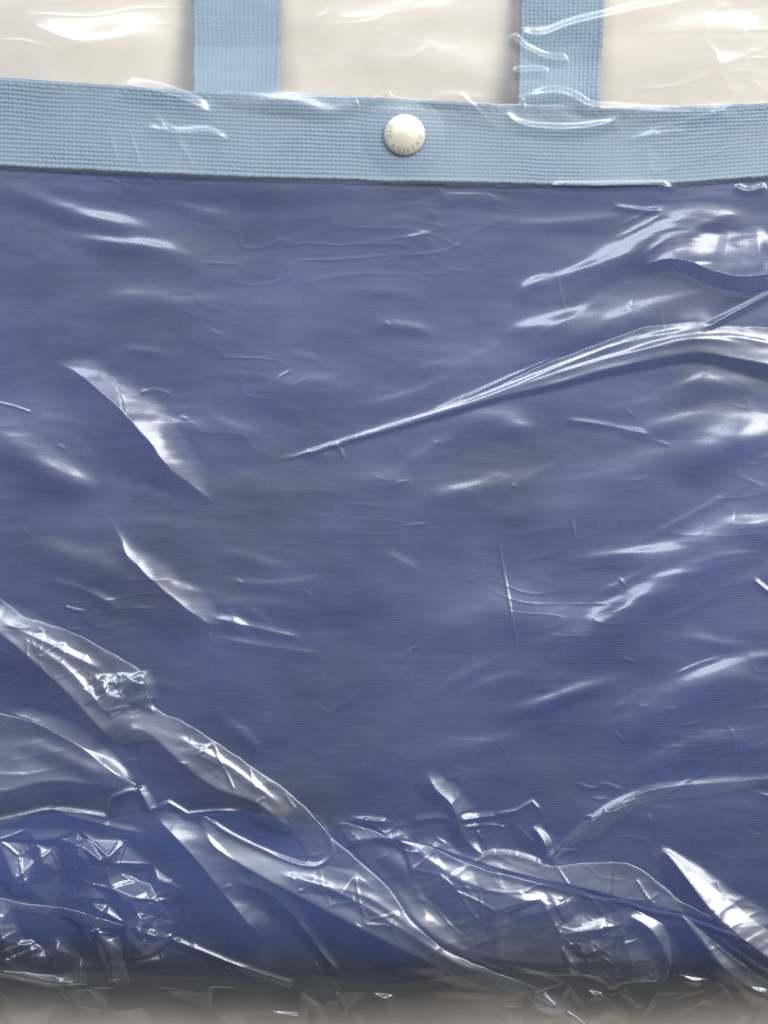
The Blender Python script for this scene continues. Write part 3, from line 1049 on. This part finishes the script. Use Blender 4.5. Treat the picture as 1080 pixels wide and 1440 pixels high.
# never below the tote
under = body_h(U, V) + body_wrinkle(U, V)
inb = (U > -222) & (U < 1302) & (V > band_top(U)) & (V < 1400)
bandm = (V > band_top(U) - 4) & (V < band_bot(U) + 4) & inb
floor_h = np.where(inb, under + 0.3, 0.4) + np.where(bandm, 1.7, 0)
dsn = np.hypot(U - 569, V - 191)
floor_h = np.where(dsn < 90, np.maximum(floor_h, body_h(U, V) + 4.7 - 0.045 * dsn), floor_h)
soft = 0.25
x = (HF - floor_h) / soft
HF = np.where(x > 20, HF, floor_h + soft * np.log1p(np.exp(np.minimum(x, 20))))
hm = ((U > 262) & (U < 403) | (U > 722) & (U < 855)) & (V < band_top(U)) & (V > -200)
HF = np.where(hm, np.maximum(HF, 15.3), HF)
link('front_sheet', grid_mesh('front_sheet', np.stack([X(U), Y(V), HF * 1e-3], -1)), M_FILM, bag)
ub, vb = np.meshgrid(np.linspace(-330, 1410, 30), np.linspace(-900, 1640, 40))
link('back_sheet', grid_mesh('back_sheet', np.stack([X(ub), Y(vb), np.full(ub.shape, 0.0001)], -1)), M_FILM, bag)

# ------------------------------------------------------------------ doubled folds of film lying on the front sheet
def film_at(u, v):
    j = np.clip(np.searchsorted(us, u) - 1, 0, len(us) - 2)
    i = np.clip(np.searchsorted(vs, v) - 1, 0, len(vs) - 2)
    a = np.clip((u - us[j]) / (us[j + 1] - us[j]), 0, 1)
    b = np.clip((v - vs[i]) / (vs[i + 1] - vs[i]), 0, 1)
    return (HF[i, j] * (1 - a) + HF[i, j + 1] * a) * (1 - b) + (HF[i + 1, j] * (1 - a) + HF[i + 1, j + 1] * a) * b


def fold(outline, puff=0.5, rim=2.2, step=2.6, seed=1, curve=4, lift=0.22, wr=0.13):
    """a flattened tube of film: outline in photo pixels, its top puffed up with a rounded rim and its underside on the sheet"""
    pts = outline + [outline[0]]
    if curve:
        P = [np.array(p, float) for p in outline]
        n = len(P)
        out = []
        for i in range(n):
            p0, p1, p2, p3 = P[i - 1], P[i], P[(i + 1) % n], P[(i + 2) % n]
            for k in range(curve):
                t = k / curve
                out.append(0.5 * ((2 * p1) + (-p0 + p2) * t + (2 * p0 - 5 * p1 + 4 * p2 - p3) * t * t + (-p0 + 3 * p1 - 3 * p2 + p3) * t ** 3))
        pts = [tuple(o) for o in out] + [tuple(out[0])]
    # even spacing along the outline
    A = np.array(pts)
    L = np.concatenate([[0], np.cumsum(np.hypot(*np.diff(A, axis=0).T))])
    n = int(L[-1] / step)
    s = np.linspace(0, L[-1], n, endpoint=False)
    B = np.stack([np.interp(s, L, A[:, 0]), np.interp(s, L, A[:, 1])], -1)
    B[:, 0] += 0.8 * vnoise(s / 17, s * 0 + seed, seed)
    B[:, 1] += 0.8 * vnoise(s / 17, s * 0 + seed + 9, seed)
    gu, gv = np.meshgrid(np.arange(B[:, 0].min(), B[:, 0].max(), step), np.arange(B[:, 1].min(), B[:, 1].max(), step))
    G = np.stack([gu.ravel(), gv.ravel()], -1)

    def bdist(Q):
        d = np.full(len(Q), 1e9)
        for k in range(n):
            a, b = B[k], B[(k + 1) % n]
            ab = b - a
            t = np.clip(((Q - a) @ ab) / (ab @ ab + 1e-9), 0, 1)
            d = np.minimum(d, np.hypot(*(Q - a - t[:, None] * ab).T))
        return d

    def inside(Q):
        c = np.zeros(len(Q), bool)
        for k in range(n):
            (x1, y1), (x2, y2) = B[k], B[(k + 1) % n]
            if y1 == y2:
                continue
            m = ((y1 > Q[:, 1]) != (y2 > Q[:, 1])) & (Q[:, 0] < (x2 - x1) * (Q[:, 1] - y1) / (y2 - y1) + x1)
            c ^= m
        return c
    G = G[inside(G)]
    G = G[bdist(G) > 3.4]
    tan = np.roll(B, -1, 0) - np.roll(B, 1, 0)
    tan /= np.hypot(*tan.T)[:, None] + 1e-9
    nr = np.stack([-tan[:, 1], tan[:, 0]], -1)
    rings = []
    for off in (0.7, 1.7):
        for sg in (1, -1):
            Q = B + nr * off * sg
            m = inside(Q)
            Q = Q[m]
            if len(Q):
                Q = Q[bdist(Q) > off * 0.8]
                rings.append(Q)
    allp = np.concatenate([B] + rings + [G], 0)
    vo, _e, fa, orig, _a, _b = delaunay_2d_cdt([Vector(p) for p in allp.tolist()], [(k, (k + 1) % n) for k in range(n)], [], 1, 1e-5)
    Q = np.array([(p.x, p.y) for p in vo])
    d = bdist(Q)
    d[[i for i, o in enumerate(orig) if o and min(o) < n]] = 0
    base = film_at(Q[:, 0], Q[:, 1])
    rr = np.sqrt(np.clip(1 - (1 - np.clip(d / rim, 0, 1)) ** 2, 0, 1))
    wq = wr * (vnoise(Q[:, 0] / 30, Q[:, 1] / 22, seed + 3) + 0.4 * vnoise(Q[:, 0] / 11, Q[:, 1] / 9, seed + 4)) * np.clip(d / 5, 0, 1)
    top = base + 0.04 + puff * 0.55 * rr + puff * (1 - np.exp(-d / 14.0)) * 0.5 + wq
    bot = base + lift * 0.5
    top = np.maximum(top, base + 0.04)
    Vt = np.stack([X(Q[:, 0]), Y(Q[:, 1]), top * 1e-3], -1)
    Fc = []
    for f in fa:
        f = list(f)
        a, b, c = (Vt[i] for i in f[:3])
        if (b[0] - a[0]) * (c[1] - a[1]) - (b[1] - a[1]) * (c[0] - a[0]) < 0:
            f = f[::-1]
        Fc.append(f)
    me = bpy.data.meshes.new('fold')
    me.from_pydata(Vt.tolist(), [], Fc)
    me.update()
    return link('fold', me, M_FILM, bag)


fold([(-60, 800), (-20, 828), (15, 852), (35, 866), (70, 877), (110, 892), (150, 914), (198, 942), (205, 960), (213, 988), (228, 1001), (255, 1012), (285, 1030), (330, 1060), (370, 1088), (405, 1112), (435, 1140), (456, 1165), (474, 1184), (500, 1205), (540, 1240), (560, 1264), (578, 1290), (620, 1328), (660, 1350), (720, 1377), (763, 1397), (785, 1418), (830, 1452), (800, 1462), (764, 1436), (745, 1409), (700, 1390), (650, 1373), (600, 1348), (540, 1319), (500, 1299), (450, 1273), (420, 1258), (385, 1239), (345, 1218), (320, 1203), (295, 1183), (284, 1165), (283, 1152), (290, 1147), (310, 1161), (330, 1173), (380, 1195), (415, 1209), (430, 1211), (432, 1203), (425, 1190), (414, 1177), (390, 1163), (362, 1151), (368, 1140), (362, 1128), (320, 1114), (280, 1092), (250, 1066), (219, 1042), (190, 1044), (165, 1044), (130, 1010), (95, 972), (60, 940), (20, 905), (-60, 850)], 0.7, rim=3.0, seed=51, curve=3)
fold([(478, 1158), (520, 1166), (560, 1182), (600, 1188), (650, 1210), (700, 1226), (790, 1248), (880, 1275), (932, 1300), (944, 1345), (932, 1384), (870, 1376), (760, 1372), (700, 1362), (640, 1336), (590, 1298), (556, 1250), (505, 1202)], 0.3, seed=71, curve=3, wr=0.2)
fold([(-60, 985), (0, 1002), (60, 1018), (130, 1056), (193, 1104), (158, 1120), (152, 1147), (110, 1140), (60, 1139), (-60, 1162)], 0.3, seed=72, curve=2, wr=0.2)
fold([(545, 128), (560, 139), (640, 143), (760, 151), (900, 156), (980, 156), (930, 172), (850, 184), (740, 188), (640, 168), (560, 158), (420, 160), (330, 150), (300, 132), (400, 134), (520, 138)], 0.2, seed=73, curve=3, wr=0.2)
fold([(400, 646), (440, 629), (540, 597), (620, 572), (690, 548), (740, 524), (800, 500), (860, 478), (910, 461), (950, 455), (990, 453), (1008, 458), (1002, 466), (1040, 458), (1130, 470), (1130, 524), (1080, 513), (1030, 503), (985, 498), (920, 508), (850, 523), (780, 542), (710, 558), (620, 585), (540, 607), (450, 633)], 0.55, seed=53, curve=3)
fold([(668, 1208), (700, 1198), (740, 1204), (775, 1216), (830, 1212), (870, 1211), (900, 1221), (930, 1243), (960, 1268), (1003, 1289), (960, 1281), (920, 1277), (880, 1264), (830, 1250), (790, 1239), (740, 1227), (700, 1217)], 0.5, seed=54, curve=3)
fold([(775, 1213), (800, 1180), (840, 1146), (870, 1129), (900, 1114), (940, 1104), (990, 1099), (1130, 1092), (1130, 1108), (1060, 1106), (998, 1120), (940, 1125), (905, 1129), (885, 1141), (862, 1158), (838, 1176), (812, 1184)], 0.4, seed=55, curve=3)
fold([(955, 1283), (975, 1299), (1010, 1328), (1045, 1356), (1080, 1382), (1130, 1412), (1130, 1428), (1080, 1401), (1038, 1381), (1012, 1356), (980, 1318)], 0.6, seed=56, curve=3)
fold([(929, 1188), (962, 1212), (1000, 1242), (1040, 1275), (1080, 1308), (1130, 1346), (1130, 1378), (1080, 1346), (1040, 1315), (1010, 1294), (990, 1270), (965, 1236), (945, 1210)], 0.9, seed=57, curve=3)
fold([(-60, 1250), (0, 1262), (40, 1270), (90, 1275), (130, 1285), (178, 1299), (172, 1304), (135, 1303), (76, 1285), (66, 1289), (30, 1281), (0, 1274), (-60, 1264)], 0.6, seed=58, curve=0)
fold([(0, 1364), (40, 1369), (75, 1374), (108, 1386), (92, 1389), (60, 1385), (28, 1381)], 0.6, seed=59, curve=0)
fold([(148, 1320), (168, 1318), (173, 1355), (181, 1384), (164, 1388), (156, 1382), (158, 1350)], 0.7, seed=60, curve=0)
fold([(734, 40), (770, 38), (810, 28), (850, 22), (960, 0), (1130, -34), (1130, 40), (960, 50), (850, 53), (790, 55), (750, 52)], 0.6, seed=61, curve=3)
fold([(735, 134), (795, 128), (812, 140), (832, 146), (870, 143), (905, 152), (880, 158), (830, 159), (790, 152), (735, 152)], 0.6, seed=62, curve=3)
